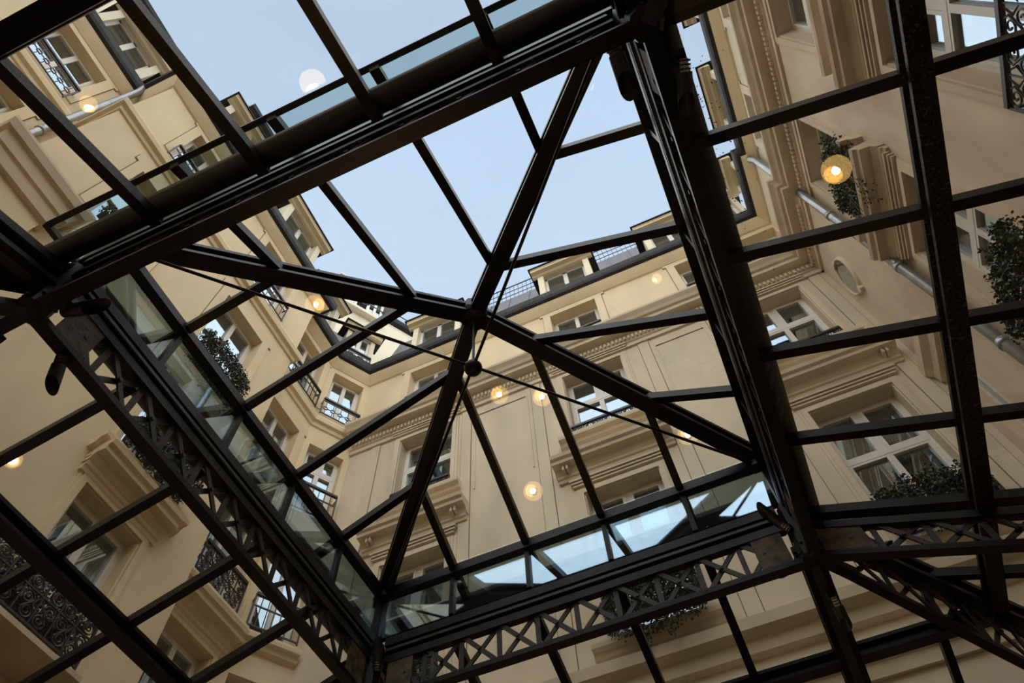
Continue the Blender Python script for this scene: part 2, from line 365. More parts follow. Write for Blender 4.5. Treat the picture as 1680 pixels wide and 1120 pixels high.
def plant(F, s0, s1, z0, z1, d0, d1, label, n=1500, droop=.5, box=True):
    w = empty('balcony_plant', F.P((s0 + s1) / 2, z0, (d0 + d1) / 2), label, 'plant', 'plants trailing from the window sills')
    zb = z0 + (z1 - z0) * droop
    if box:
        mb = MB(); F.profile(mb, s0 + .05, s1 - .05, [(d0, zb - .12), (d1 * .35 + d0 * .65, zb - .12), (d1 * .4 + d0 * .6, zb + .02), (d0, zb + .02)]); mb.build('planter', 'planter', w)
    mb = MB(); rnd = random.Random(hash(label) % 9999 if False else len(label) * 7 + n)
    def leafy(p, L):
        a = Vector((rnd.uniform(-1, 1), rnd.uniform(-1, 1), rnd.uniform(-1, .6))).normalized(); b = a.cross(Vector((rnd.uniform(-1, 1), rnd.uniform(-1, 1), rnd.uniform(-1, 1)))).normalized()
        p = Vector(p); mb.add([p, p + a * L * .5 + b * L * .32, p + a * L, p + a * L * .5 - b * L * .32], [(0, 1, 2, 3)])
    for i in range(int(n * 2.6)):
        s = rnd.uniform(0, 1); env = .55 + .45 * math.sin(math.pi * min(1, max(0, s))) + .12 * math.sin(s * 23) + .1 * math.sin(s * 51 + 2)
        t = rnd.uniform(-1, 1)
        z = zb + (z1 - zb) * t * env if t > 0 else zb + (zb - z0) * t * env * (1 - .3 * rnd.random())
        d = d0 + (d1 - d0) * (.1 + .9 * math.sqrt(rnd.random()) * (1 - .35 * abs(t)))
        leafy(F.P(s0 + (s1 - s0) * s, z, d), rnd.uniform(.03, .06))
    tag(mb.build('foliage', 'leaf', w), kind='stuff')
    mb = MB()
    for i in range(10):
        s = s0 + (s1 - s0) * rnd.random(); mb.tube([F.P(s, zb, (d0 + d1) / 2), F.P(s + rnd.uniform(-.1, .1), zb - (zb - z0) * .5, d1 * .95), F.P(s + rnd.uniform(-.15, .15), z0 + .03, d1)], .005, 4)
    mb.build('stems', 'planter', w)

# -------- back wall windows
BL, BM, BR = (-5.68, -4.40), (-1.74, -.44), (2.14, 3.46)
for (a, b), where in ((BL, 'beside the chamfered corner'), (BM, 'in the middle of the wall'), (BR, 'beside the tan side wall')):
    w = window(FB, a, b, 10.93, 13.16, 'tall white casement under the dentil cornice of the limestone wall, ' + where, .30, transom=12.28, bars=0, inside='curtain')
    surround(w, FB, a, b, 10.93, 13.16, 'stone'); sill(w, FB, a, b, 10.92, 'stone')
    railing(FB, a - .02, b + .02, 10.94, 11.27, 'low scrolled guard below the dentil-cornice window ' + where, .06)
    w = window(FB, a, b, 6.35, 9.38, 'tall white casement under a bracketed stone hood on the limestone wall, ' + where, .30, transom=8.25, bars=0, inside='curtain')
    surround(w, FB, a, b, 6.35, 9.38, 'stone'); entablature(w, FB, a, b, 10.22, 'stone'); sill(w, FB, a, b, 6.34, 'stone')
    railing(FB, a - .02, b + .02, 6.38, 7.0, 'scrolled balcony guard behind plants on the limestone, ' + where, .20)
for a, b, where in ((-5.74, -4.50, 'above the window beside the chamfered corner'), (-1.77, -.56, 'above the middle window'), (1.55, 2.72, 'the first of a pair beside the tan side wall'), (2.95, 4.06, 'tucked into the corner with the tan side wall')):
    w = window(FB, a, b, 14.45, 16.22, 'attic casement just above the dentil cornice, ' + where, .30, bars=1, inside='blind')
    if b < 3: panel(w, FB, a, b, 14.45, 16.22, 'stucco')
    railing(FB, a + .01, min(b - .01, 3.9), 14.30, 14.88, 'thin attic guard rail on limestone, ' + where, .10, 'bars')

# -------- right wall windows
for a, b, where in ((1.84, 3.12, 'farther from the downpipe'), (4.65, 5.93, 'next to the downpipe')):
    w = window(FR, a, b, 10.9, 13.2, 'deep-set white casement below the dentil cornice of the tan wall, ' + where, .30, transom=12.35, bars=0, inside='curtain')
    surround(w, FR, a, b, 10.9, 13.2, 'tan', head=False); sill(w, FR, a, b, 10.88, 'tan', .25, .30)
    railing(FR, a - .02, b + .02, 10.92, 11.25, 'low scrolled guard in upper tan-wall window ' + where, .06)
    w = window(FR, a, b, 5.9, 9.48, 'tall white casement under a moulded hood on the tan wall, ' + where, .32, transom=8.45, bars=0, inside='curtain', frame_w=.08)
    surround(w, FR, a, b, 5.9, 9.48, 'tan'); entablature(w, FR, a, b, 10.25, 'tan', .30)
    railing(FR, a - .02, b + .02, 5.95, 6.85, 'tall scrolled balcony guard on the tan wall, ' + where, .16)
for a, b, where in ((1.95, 3.04, 'farther from the downpipe'), (4.69, 5.78, 'next to the downpipe')):
    w = window(FR, a, b, 14.45, 16.26, 'attic casement above the cornice of the tan wall, ' + where, .30, inside='blind')
    panel(w, FR, a, b, 14.45, 16.26, 'pale')
w = window(FE, 7.22, 7.74, 6.2, 8.95, 'narrow white window squeezed into the corner of the tan wall', .2, bars=0, inside='blind', frame_w=.05)
mb = MB(); FE.profile(mb, 6.98, 7.96, [(0, 8.98), (.06, 9.0), (.08, 9.15), (.17, 9.25), (.18, 9.42), (0, 9.48)]); mb.build('cornice', 'tan', w)
oval_window(FE, 7.48, 12.05, .29, .48, 'oval stone-rimmed oculus beside the downpipe on the tan wall')

# -------- left wall windows
for F, a, b, where in ((FL, .62, 1.78, 'on the projecting left range, near end'), (FL, 3.34, 4.53, 'on the projecting left range, far end'), (FS, 5.72, 6.78, 'in the set-back bay'), (FC, .13, .98, 'on the chamfered corner'), (FN, -2.32, -1.14, 'in the recessed range beside the grey downpipe')):
    where = where.replace('left range', 'cream range')
    dep = .26
    w = window(F, a, b, 14.45, 16.24, 'attic casement in cream stucco ' + where, dep, bars=1, inside='blind')
    panel(w, F, a, b, 14.5, 16.24, 'stucco')
    railing(F, a - .06, b + .06, 14.16, 14.80, 'thin black attic guard rail ' + where, .16, 'orn' if F in (FN, FC) else 'bars')
    w = window(F, a, b, 11.1, 13.18, 'second-row casement below the string course, ' + where, dep, transom=12.55 if F is FC else None, bars=1, inside='blind')
    if F is not FC: panel(w, F, a, b, 11.1, 13.18, 'stucco')
    if F in (FC,): railing(F, a - .04, b + .04, 10.95, 11.75, 'plain barred balcony guard of the second row ' + where, .16, 'bars')
    if F is FN: continue
    if F is FL and a < 1: continue
    w = window(F, a, b, 8.05, 10.22, 'third-row casement with a moulded frame ' + where, dep, bars=1, inside='blind')
    surround(w, F, a, b, 8.05, 10.22, F.m, head=False); 
    if F is not FC: sill(w, F, a, b, 8.04, F.m, .3, .26)
    railing(F, a - .02, b + .02, 8.08, 8.75, 'iron balcony guard of the third row ' + where, .16, 'scroll' if F is not FC else 'bars')
    w = window(F, a, b - (.1 if F is FL else 0), 5.0, 7.34, 'lowest casement under a heavy moulded hood ' + where, dep, bars=0, inside='curtain')
    if F is not FC:
        surround(w, F, a, b - (.1 if F is FL else 0), 5.0, 7.34, F.m); entablature(w, F, a, b - (.1 if F is FL else 0), 7.86, F.m, .22)
    else: sill(w, F, a, b, 8.02, F.m, .12, .2)

# -------- wall meshes with openings
def wall(name, F, label, bands):
    """front face with holes and reveals; bands = [(z0, z1, material)]"""
    for bi, (zb0, zb1, m) in enumerate(bands):
        mb = MB(); H = [h for h in F.holes if h[2] < zb1 and h[3] > zb0]
        ss = sorted({F.s0, F.s1} | {x for h in H for x in h[:2]}); zs = sorted({zb0, zb1} | {min(max(x, zb0), zb1) for h in H for x in h[2:4]})
        for i in range(len(ss) - 1):
            for j in range(len(zs) - 1):
                cs, cz = (ss[i] + ss[i + 1]) / 2, (zs[j] + zs[j + 1]) / 2
                if any(h[0] < cs < h[1] and h[2] < cz < h[3] for h in H): continue
                mb.add([F.P(ss[i], zs[j]), F.P(ss[i + 1], zs[j]), F.P(ss[i + 1], zs[j + 1]), F.P(ss[i], zs[j + 1])], [(0, 1, 2, 3)])
        for a, b, c, d, dep in H:
            for q in (((a, c), (b, c)), ((a, d), (b, d)), ((a, c), (a, d)), ((b, c), (b, d))):
                mb.add([F.P(*q[0], 0), F.P(*q[1], 0), F.P(*q[1], -dep - .6), F.P(*q[0], -dep - .6)], [(0, 1, 2, 3)])
        o = mb.build(name if not bi else name + '_attic', m)
        tag(o, label if not bi else label.replace('wall', 'attic wall'), 'wall', None, 'structure')
        # keep the face normals pointing into the court
        for p in o.data.polygons: pass
wall('wall_back', FB, 'pale limestone wall closing the far side of the court', [(ZF, 14.0, 'stone'), (14.0, ZTOP, 'stucco')])
wall('wall_right', FR, 'weathered tan stone side wall with tall hooded windows', [(ZF, 14.0, 'tan'), (14.0, ZTOP, 'pale')])
wall('wall_right_corner', FE, 'narrow tan stone wall holding the oval window', [(ZF, 14.0, 'tan'), (14.0, ZTOP, 'pale')])
wall('wall_left', FL, 'cream stucco wall of the projecting side range', [(ZF, ZTOP, 'stucco')])
wall('wall_left_setback', FS, 'cream stucco wall of the narrow set-back bay', [(ZF, ZTOP, 'stucco')])
wall('wall_corner', FC, 'cream stucco wall across the chamfered corner', [(ZF, ZTOP, 'stucco')])
wall('wall_left_recess', FN, 'cream stucco wall of the recessed range behind the downpipe', [(ZF, ZTOP, 'stucco')])
mb = MB(); mb.add([(-8.27, -.45, ZF), (-7.13, -.45, ZF), (-7.13, -.45, ZTOP), (-8.27, -.45, ZTOP)], [(0, 1, 2, 3)])
tag(mb.build('wall_left_return', 'stucco'), 'end wall of the projecting cream range', 'wall', None, 'structure')
mb = MB(); mb.add([(-7.13, 5.4, ZF), (-7.63, 5.4, ZF), (-7.63, 5.4, ZTOP), (-7.13, 5.4, ZTOP)], [(0, 1, 2, 3)])
tag(mb.build('wall_left_step', 'stucco'), 'short cream wall stepping back to the set-back bay', 'wall', None, 'structure')
mb = MB(); mb.add([(4.10, 6.4, ZF), (4.24, 6.4, ZF), (4.24, 6.4, ZTOP), (4.10, 6.4, ZTOP)], [(0, 1, 2, 3)])
tag(mb.build('wall_right_step', 'tan'), 'shallow step in the tan wall beside the downpipe', 'wall', None, 'structure')
mb = MB(); mb.box((-12, -9.5, ZF), (8, -9.2, 15.0))
tag(mb.build('wall_front', 'stucco'), 'plain cream wall closing the court behind the viewer', 'wall', None, 'structure')
mb = MB(); mb.box((-12, -9.5, ZF - .2), (8, 9, ZF))
tag(mb.build('floor', 'floor'), 'dark stone floor of the lobby under the glass roof', 'floor', None, 'structure')

# -------- swept trims
PATH = [(-8.27, -9), (-8.27, -.45), (-7.13, -.45), (-7.13, 5.4), (-7.63, 5.4), (-7.63, 7.05), (-7.05, 8.0), (4.10, 8.0), (4.10, 6.4), (4.24, 6.4), (4.24, -9)]
def sweep(path, prof, mb=None):
    mb = mb or MB(); pts = [Vector(p) for p in path]; n = len(prof); mit = []
    for i, p in enumerate(pts):
        ns = []
        if i > 0: t = (p - pts[i - 1]).normalized(); ns.append(Vector((t.y, -t.x)))
        if i < len(pts) - 1: t = (pts[i + 1] - p).normalized(); ns.append(Vector((t.y, -t.x)))
        if len(ns) == 1: mit.append(ns[0])
        else: b = ns[0] + ns[1]; mit.append(b * (2 / b.dot(b)) if b.length > .05 else ns[0])
    vs = [(p.x + m.x * d, p.y + m.y * d, z) for p, m in zip(pts, mit) for d, z in prof]
    fs = [(i * n + j, i * n + (j + 1) % n, (i + 1) * n + (j + 1) % n, (i + 1) * n + j) for i in range(len(pts) - 1) for j in range(n)]
    fs += [tuple(range(n)), tuple((len(pts) - 1) * n + j for j in range(n))]
    return mb.add(vs, fs)
tag(sweep(PATH[:7], [(-.01, 16.40), (.05, 16.42), (.12, 16.50), (.18, 16.58), (.22, 16.66), (.22, 16.72), (-.01, 16.72)]).build('trim_1', 'stucco'), 'cream cove moulding under the dark gutter of the stucco ranges', 'moulding', None, 'structure')
tag(sweep(PATH[6:], [(-.01, 16.40), (.05, 16.42), (.12, 16.50), (.18, 16.58), (.22, 16.66), (.22, 16.72), (-.01, 16.72)]).build('trim_2', 'stucco'), 'cream cove moulding under the gutter of the limestone and tan walls', 'moulding', None, 'structure')
g = sweep(PATH, [(.10, 16.70), (.20, 16.66), (.30, 16.70), (.33, 16.80), (.34, 17.00), (.31, 17.05), (-.12, 17.06), (-.12, 16.72)]).build('roof_gutter', 'zinc'); tag(g, 'dark zinc gutter running round the whole eaves line', 'gutter')
tag(sweep(PATH[:7], [(-.01, 13.78), (.04, 13.80), (.06, 13.90), (.13, 13.93), (.15, 14.06), (.13, 14.12), (-.01, 14.14)]).build('trim_3', 'stucco'), 'plain string course below the attic guard rails of the stucco ranges', 'string course', None, 'structure')
CORN = [(-.01, 13.38), (.05, 13.38), (.05, 13.50), (.085, 13.52), (.085, 13.70), (.12, 13.73), (.30, 13.76), (.31, 13.86), (.36, 13.88), (.40, 13.95), (.47, 14.03), (.48, 14.09), (-.01, 14.2)]
tag(sweep(PATH[6:8], CORN).build('trim_4', 'stone'), 'dentil cornice crowning the limestone wall', 'cornice', None, 'structure')
tag(sweep(PATH[7:], CORN).build('trim_5', 'tan'), 'dentil cornice crowning the tan side wall', 'cornice', None, 'structure')
def dentils(F, s0, s1, m, label, nm):
    mb = MB(); n = int((s1 - s0) / .092)
    for i in range(n):
        a = s0 + (i + .25) * (s1 - s0) / n; F.box(mb, a, a + .052, 13.56, 13.67, .08, .145)
    o = mb.build(nm, m); tag(o, label, 'dentils', None, 'stuff')
dentils(FB, -7.0, 4.0, 'stone', 'row of small stone dentils under the limestone cornice', 'dentil_row')
dentils(FR, -4, 6.16, 'tan', 'row of small stone dentils under the cornice of the tan wall', 'dentil_row')
dentils(FE, 6.44, 7.95, 'tan', 'short row of dentils above the oval window', 'dentil_row')
tag(sweep(PATH[6:8], [(-.01, 5.55), (.10, 5.58), (.12, 5.75), (.26, 5.80), (.28, 5.95), (-.01, 6.02)]).build('trim_6', 'stone'), 'deep string course low on the limestone wall', 'string course', None, 'structure')
tag(sweep(PATH[6:8], [(-.01, 4.9), (.06, 4.9), (.08, 5.05), (.16, 5.1), (.17, 5.2), (-.01, 5.22)]).build('trim_7', 'stone'), 'lower thin string course on the limestone wall', 'string course', None, 'structure')
# flat pilaster strips and panel mouldings on the limestone wall
k = 8
for s in (-6.35, -4.05, -2.40, .12, 1.62, 3.86):
    mb = MB(); FB.box(mb, s - .11, s + .11, 6.05, 13.36, 0, .018)
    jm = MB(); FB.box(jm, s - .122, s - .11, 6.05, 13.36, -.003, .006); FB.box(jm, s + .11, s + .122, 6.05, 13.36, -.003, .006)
    so = mb.build('trim_%d' % k, 'stone'); jm.build('edge_shade_line', 'shade_line', so)  # dark strips on both sides paint in the shadow line
    tag(so, 'flat limestone strip dividing the window bays', 'wall strip', 'flat strips between the limestone bays', 'structure'); k += 1
for a, b in ((-3.86, -2.60), (.32, 1.42)):
    mb = MB(); FB.box(mb, a, b, 13.05, 13.08, 0, .02); FB.box(mb, a, a + .03, 10.6, 13.05, 0, .02); FB.box(mb, b - .03, b, 10.6, 13.05, 0, .02)
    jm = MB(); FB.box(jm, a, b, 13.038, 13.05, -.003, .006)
    so = mb.build('trim_%d' % k, 'stone'); jm.build('edge_shade_line', 'shade_line', so)  # dark strip under the top border, a painted shadow line
    tag(so, 'thin raised panel border on the limestone between windows', 'wall panel', 'panel borders on the limestone wall', 'structure'); k += 1
# projecting lower block on the left with its heavy cornice
mb = MB(); mb.box((-8.26, -.55, ZF), (-6.98, .48, 10.0))
blk = mb.build('wall_left_block', 'stucco'); tag(blk, 'projecting lower block with a heavy cornice on the cream range', 'wall', None, 'structure')
mb = sweep([(-8.26, -.55), (-6.98, -.55), (-6.98, .48), (-7.12, .48)][::1], [(-.02, 9.72), (.08, 9.75), (.12, 9.95), (.16, 9.98), (.20, 10.2), (.26, 10.22), (.30, 10.36), (.30, 10.42), (-.4, 10.5)])
tag(mb.build('trim_%d' % k, 'tan'), 'heavy brown cornice of the projecting lower block', 'cornice', None, 'structure'); k += 1

# -------- downpipes
def downpipe(pts, r, label):
    w = empty('downpipe', pts[-1], label, 'downpipe')
    mb = MB(); mb.tube(pts, r, 14); mb.build('pipe', 'pipe', w, smooth=True)
    a, b = Vector(pts[-2]), Vector(pts[-1])
    for i in range(1, 6):
        c = a.lerp(b, i / 6.5 - .08); mb = MB(); mb.tube([c + Vector((0, 0, .05)), c - Vector((0, 0, .05))], r * 1.22, 14); mb.build('collar', 'pipe', w, smooth=True)
downpipe([(4.02, 6.28, 16.72), (4.03, 6.28, 16.5), (4.10, 6.28, 16.3), (4.10, 6.28, 15.9), (4.10, 6.28, 0.0)], .075, 'grey metal downpipe on the tan wall beside the oval window')
downpipe([(-7.86, -.70, 16.75), (-7.95, -.68, 16.5), (-8.15, -.70, 16.2), (-8.15, -.70, 14.0), (-8.15, -.70, 0.0)], .075, 'grey metal downpipe in the angle of the recessed cream range')

# -------- mansard roofs
def mansard(path, z0, z1, back, nm, label, d0=-.10):
    w = empty(nm, (path[0][0], path[0][1], z0), label, 'roof', None, 'structure')
    o = sweep(path, [(d0, z0), (d0 - back, z1), (d0 - back - 1.6, z1 + .05), (d0 - back - 1.6, z0)]).build('zinc_sheet', 'zinc2', w)
    pts = [Vector(p) for p in path]
    for i in range(len(pts) - 1):
        L = (pts[i + 1] - pts[i]).length; t = (pts[i + 1] - pts[i]) / L; nn = Vector((t.y, -t.x)); n = int(L / .62)
        for j in range(1, n):
            p = pts[i] + t * (L * j / n); a = p + nn * d0; b = p + nn * (d0 - back)
            mb = MB(); mb.bar((a.x, a.y, z0), (b.x, b.y, z1), .03, .04, up=(nn.x, nn.y, .2)); mb.build('standing_seam', 'zinc2', w)
    return w
mansard(PATH[6:8], 17.04, 20.45, .85, 'roof_back', 'grey zinc mansard above the limestone wall')
mansard(PATH[7:8] + [(4.10, 6.4), (4.10, -9)], 17.04, 18.6, .9, 'roof_right', 'grey zinc mansard above the tan wall')
mansard([(-7.13, -.45), (-7.13, 5.4)], 17.04, 18.7, .9, 'roof_left', 'grey zinc mansard above the projecting cream range')
mansard([(-7.63, 5.4), (-7.63, 7.05), (-7.05, 8.0)], 17.04, 20.0, .9, 'roof_corner', 'grey zinc mansard round the chamfered corner')
mansard([(-8.27, -9), (-8.27, -.45)], 17.04, 18.8, .8, 'roof_left_recess', 'grey zinc mansard above the recessed cream range')

def dormer(F, s0, s1, label, z0=17.0, zo=18.86, ze=19.02, depth=1.7, ov=.25, cheek=.17, front=0.02, root=None):
    """stuccoed dormer with a projecting moulded hood and a two-leaf window"""
    w = root or empty('dormer', F.P((s0 + s1) / 2, z0, front), label, 'dormer', 'dormers above the gutter line')
    o0, o1 = s0 + cheek, s1 - cheek
    for a, b in ((s0, o0), (o1, s1)):
        mb = MB(); F.box(mb, a, b, z0, zo + .02, front - depth, front); mb.build('cheek', 'pale', w)
    mb = MB(); F.box(mb, s0, s1, zo, ze - .16, front - depth, front); mb.build('lintel', 'pale', w)
    mb = MB(); F.profile(mb, s0 - .14, s1 + .14, [(-.02, ze - .18), (.05, ze - .16), (.10, ze - .12), (ov - .04, ze - .10), (ov - .03, ze - .03), (ov, ze), (-.02, ze + .02)]); mb.build('hood_moulding', 'stucco', w)
    e0, e1, zz = s0 - .19, s1 + .19, ze + .01; m_ = (s0 + s1) / 2
    mb = MB(); A = [F.P(e0, zz, ov + .04), F.P(e1, zz, ov + .04), F.P(e1, zz, -depth), F.P(e0, zz, -depth)]
    T = [F.P(e0 + .1, zz + .06, ov), F.P(e1 - .1, zz + .06, ov), F.P(m_ + .1, zz + .5, -depth * .6), F.P(m_ - .1, zz + .5, -depth * .6)]
    A2 = [(x, y, z + .035) for x, y, z in A]
    mb.add(A + A2, [(0, 1, 2, 3), (0, 1, 5, 4), (1, 2, 6, 5), (2, 3, 7, 6), (3, 0, 4, 7)]); mb.add([A2[0], A2[1], A2[2], A2[3], T[2], T[3]], [(0, 1, 4, 5), (1, 2, 4), (2, 3, 5, 4), (3, 0, 5)])
    mb.build('zinc_cap', 'zinc', w)
    sm = (o0 + o1) / 2; dd = -.20
    fr = MB()
    for a, b, c, d in ((o0, o0 + .07, z0, zo), (o1 - .07, o1, z0, zo), (o0, o1, zo - .07, zo), (sm - .06, sm + .06, z0, zo)): F.box(fr, a, b, c, d, dd - .04, dd + .05)
    f = fr.build('window_frame', 'white', w)
    for a, b in ((o0 + .07, sm - .06), (sm + .06, o1 - .07)):
        mb = MB(); F.box(mb, a, b, z0, zo - .07, dd, dd + .008); mb.build('pane', 'pane', f)
        mb = MB(); F.box(mb, a, b, z0 + .95, z0 + .98, dd - .02, dd + .03); mb.build('glazing_bar', 'white', f)
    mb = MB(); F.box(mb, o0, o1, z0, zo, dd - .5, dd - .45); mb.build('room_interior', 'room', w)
    return w
dormer(FB, -1.92, -.38, 'cream dormer with hipped zinc cap above the middle limestone bay')
dormer(FB, -5.90, -4.36, 'cream dormer beside the chamfered corner on the limestone side')
dormer(FB, 1.22, 2.62, 'cream dormer first of the pair nearest the tan wall on the limestone side')
cd = dormer(FB, 3.10, 3.92, 'two-sided dormer turning the angle above the oval window', cheek=.12, depth=.5)
dormer(FR, 4.56, 6.02, 'cream dormer over the tan wall behind the downpipe')
dormer(FR, 1.75, 3.2, 'cream dormer over the tan wall away from the downpipe')
dormer(FE, 7.02, 7.84, None, cheek=.12, depth=.5, root=cd)
dormer(FL, 3.2, 4.70, 'cream dormer on the projecting range facing the tan wall')
dormer(FL, .40, 1.90, 'cream dormer beside the roof tower on the projecting range')
dormer(FS, 5.62, 6.62, 'cream dormer over the set-back bay', depth=.4)
dormer(FC, .10, 1.0, 'narrow dormer on the chamfered corner with a little guard rail', cheek=.13, depth=.5, front=-.06, ov=.13)
dormer(FN, -2.46, -.95, 'cream dormer over the recessed range beside the downpipe')
railing(FC, .18, .93, 17.05, 17.6, 'little guard rail of the dormer on the chamfered corner', .12, 'orn')
# second storey of the roof on the left
def tier(poly_path, z0, z1, nm, label, d=0.0, wins=()):
    w = empty(nm, (poly_path[0][0], poly_path[0][1], z0), label, 'roof storey', None, 'structure')
    sweep(poly_path, [(d, z0), (d, z1), (d - 1.5, z1), (d - 1.5, z0)]).build('storey_wall', 'pale', w)
    sweep(poly_path, [(d - .02, z1 - .12), (d + .16, z1 - .05), (d + .20, z1 + .10), (d - .3, z1 + .16)]).build('eaves_gutter', 'zinc', w)
    sweep(poly_path, [(d - .05, z1 + .12), (d - .55, z1 + 1.6), (d - 1.5, z1 + 1.65), (d - 1.5, z1)]).build('zinc_sheet', 'zinc2', w)
    return w
tier([(-9.2, -6), (-9.2, -.6)], 18.8, 22.4, 'roof_storey', 'upper roof storey behind the dormer of the recessed range')
tier([(-8.2, .75), (-8.2, 2.4)], 18.6, 22.9, 'roof_storey', 'square roof tower above the projecting range')
tw = Facade((-9.2, 0), (0, 1), (1, 0), -6, -.6, 'pale')
for a, b in ((-2.4, -1.2), (-4.6, -3.4)):
    window(tw, a, b, 21.0, 22.05, 'small top-floor window above the recessed range', .02, cut=False, bars=0, group='top-floor windows of the recessed range')
ox, oy = -7.34 - 1.5 * s_, 7.52 + 1.5 * c_
FT = Facade((ox, oy), (c_, s_), (s_, -c_), -2.2, 2.6, 'pale')
tier([FT.P(-1.9, 0)[:2], FT.P(2.4, 0)[:2]], 19.8, 23.45, 'roof_storey', 'upper roof storey set back behind the chamfered corner')
for a in (-.85, .15):
    window(FT, a, a + .62, 22.95, 24.05, 'small paired window in the upper storey behind the chamfered corner', -.12, cut=False, bars=0, group='paired windows behind the chamfered corner', frame_w=.05)
mb = MB(); FT.box(mb, -1.15, 1.1, 24.05, 24.25, -.6, .30); FT.box(mb, -1.2, 1.15, 24.25, 24.32, -.7, .38); FT.box(mb, -1.0, .95, 22.75, 22.92, -.3, .24)
tag(mb.build('trim_%d' % k, 'pale'), 'flat cream hood and sill of the paired upper windows', 'moulding', None, 'structure'); k += 1
def roof_rail(p, q, z, h, label, n):
    w = empty('roof_railing', (p[0], p[1], z), label, 'railing', 'railings on the roof edge')
    P, Q = Vector((*p, 0)), Vector((*q, 0))
    for hz, r in ((h, .022), (h * .62, .014), (h * .30, .014)):
        mb = MB(); mb.tube([P + Vector((0, 0, z + hz)), Q + Vector((0, 0, z + hz))], r, 6); mb.build('rail', 'iron', w)
    for i in range(n + 1):
        c = P.lerp(Q, i / n); mb = MB(); mb.tube([c + Vector((0, 0, z)), c + Vector((0, 0, z + h))], .010, 5); mb.build('baluster', 'iron', w)
roof_rail((-6.2, 8.98), (4.0, 8.98), 20.45, .95, 'close-barred iron railing along the limestone mansard top', 70)
a_, b_ = FT.P(-1.9, 0, -.8), FT.P(2.4, 0, -.8)
roof_rail(a_[:2], b_[:2], 25.05, .95, 'thin sparse railing on the roof behind the chamfered corner', 5)

# -------- plants
plant(FL, 3.30, 4.55, 10.1, 11.62, .05, .42, 'thick dark ivy hanging below the second-row window of the projecting range', 2200, .66)
plant(FL, .75, 1.6, 11.10, 11.62, .02, .25, 'small potted shrub on the sill beside the heavy cornice', 350, .3)
plant(FR, 4.42, 5.60, 9.95, 11.5, .10, .45, 'ivy hanging below the upper window of the tan wall next to the downpipe', 2000, .60)
plant(FR, 4.20, 5.50, 5.7, 6.95, .20, .60, 'big leafy plant on the lower balcony of the tan wall', 2200, .6)
plant(FB, 2.05, 3.35, 6.2, 7.12, .24, .58, 'bushy plant mounded on the balcony beside the tan wall', 1900, .5)
plant(FB, -1.70, -.40, 5.95, 7.0, .24, .58, 'dark plant on the middle balcony seen through the lattice girder', 2000, .55)
plant(FB, -5.7, -4.4, 6.1, 7.0, .24, .55, 'dark plant on the balcony beside the chamfered corner', 1500, .5)
plant(FL, 3.3, 4.6, 7.95, 8.95, .20, .50, 'plant spilling over the third-row balcony of the projecting range', 1700, .45)
# ornate lower balcony at the left edge
railing(FL, 2.5, 4.18, 5.02, 5.72, 'broad scrolled iron balcony below the lowest window of the projecting range', .56)
plant(FL, 2.9, 4.12, 5.08, 6.0, .12, .50, 'scrubby plant behind the broad scrolled balcony', 1600, .4)
mb = MB(); FL.box(mb, 2.4, 4.28, 4.93, 4.99, 0, .62)
tag(mb.build('trim_%d' % k, 'tan'), 'stone slab carrying the broad scrolled balcony', 'slab', None, 'structure'); k += 1

# ------------------------------------------------------------------ glazed iron roof
CX, CY, HX, HY = -1.36, 2.77, 2.04, 2.14
GX = [CX + HX * t for t in (-1, -.6, -.2, .2, .6, 1)]; GY = [CY + HY * t for t in (-1, -.6, -.2, .2, .6, 1)]
ZR, ZA, OV = 5.44, 6.40, .34
SLX, SLY = (ZA - ZR) / HX, (ZA - ZR) / HY
# side frames: t runs along the ring side, r outward from the ring line
SIDES = {
 'front': (lambda t, r: (t, CY - HY - r), GX, CX, HX, HY),
 'back': (lambda t, r: (t, CY + HY + r), GX, CX, HX, HY),
 'left': (lambda t, r: (CX - HX - r, t), GY, CY, HY, HX),
 'right': (lambda t, r: (CX + HX + r, t), GY, CY, HY, HX)}
lan = empty('roof_lantern', (CX, CY, 4.7), 'raised pyramid lantern of black iron and clear glass with crossed tie rods', 'skylight')
def zp(side, r):  # pyramid surface height; r outward
    perp = SIDES[side][4]; return ZR - (ZA - ZR) * r / perp
TPROF = lambda w, h: [(-w * .5, -h * .5), (w * .5, -h * .5), (w * .5, -h * .28), (w * .22, -h * .20), (w * .22, h * .18), (w * .5, h * .26), (w * .5, h * .5), (-w * .5, h * .5), (-w * .5, h * .26), (-w * .22, h * .18), (-w * .22, -h * .20), (-w * .5, -h * .28)]
for sx in (-1, 1):
    for sy in (-1, 1):
        mb = MB(); o = .10
        mb.bar((CX + sx * (HX + o), CY + sy * (HY + o * HY / HX), ZR - (ZA - ZR) * o / HX - .05), (CX + sx * .06, CY + sy * .06, ZA - .10), .135, .17, prof=TPROF(.15, .17)); mb.build('hip_rafter', 'steel', lan)
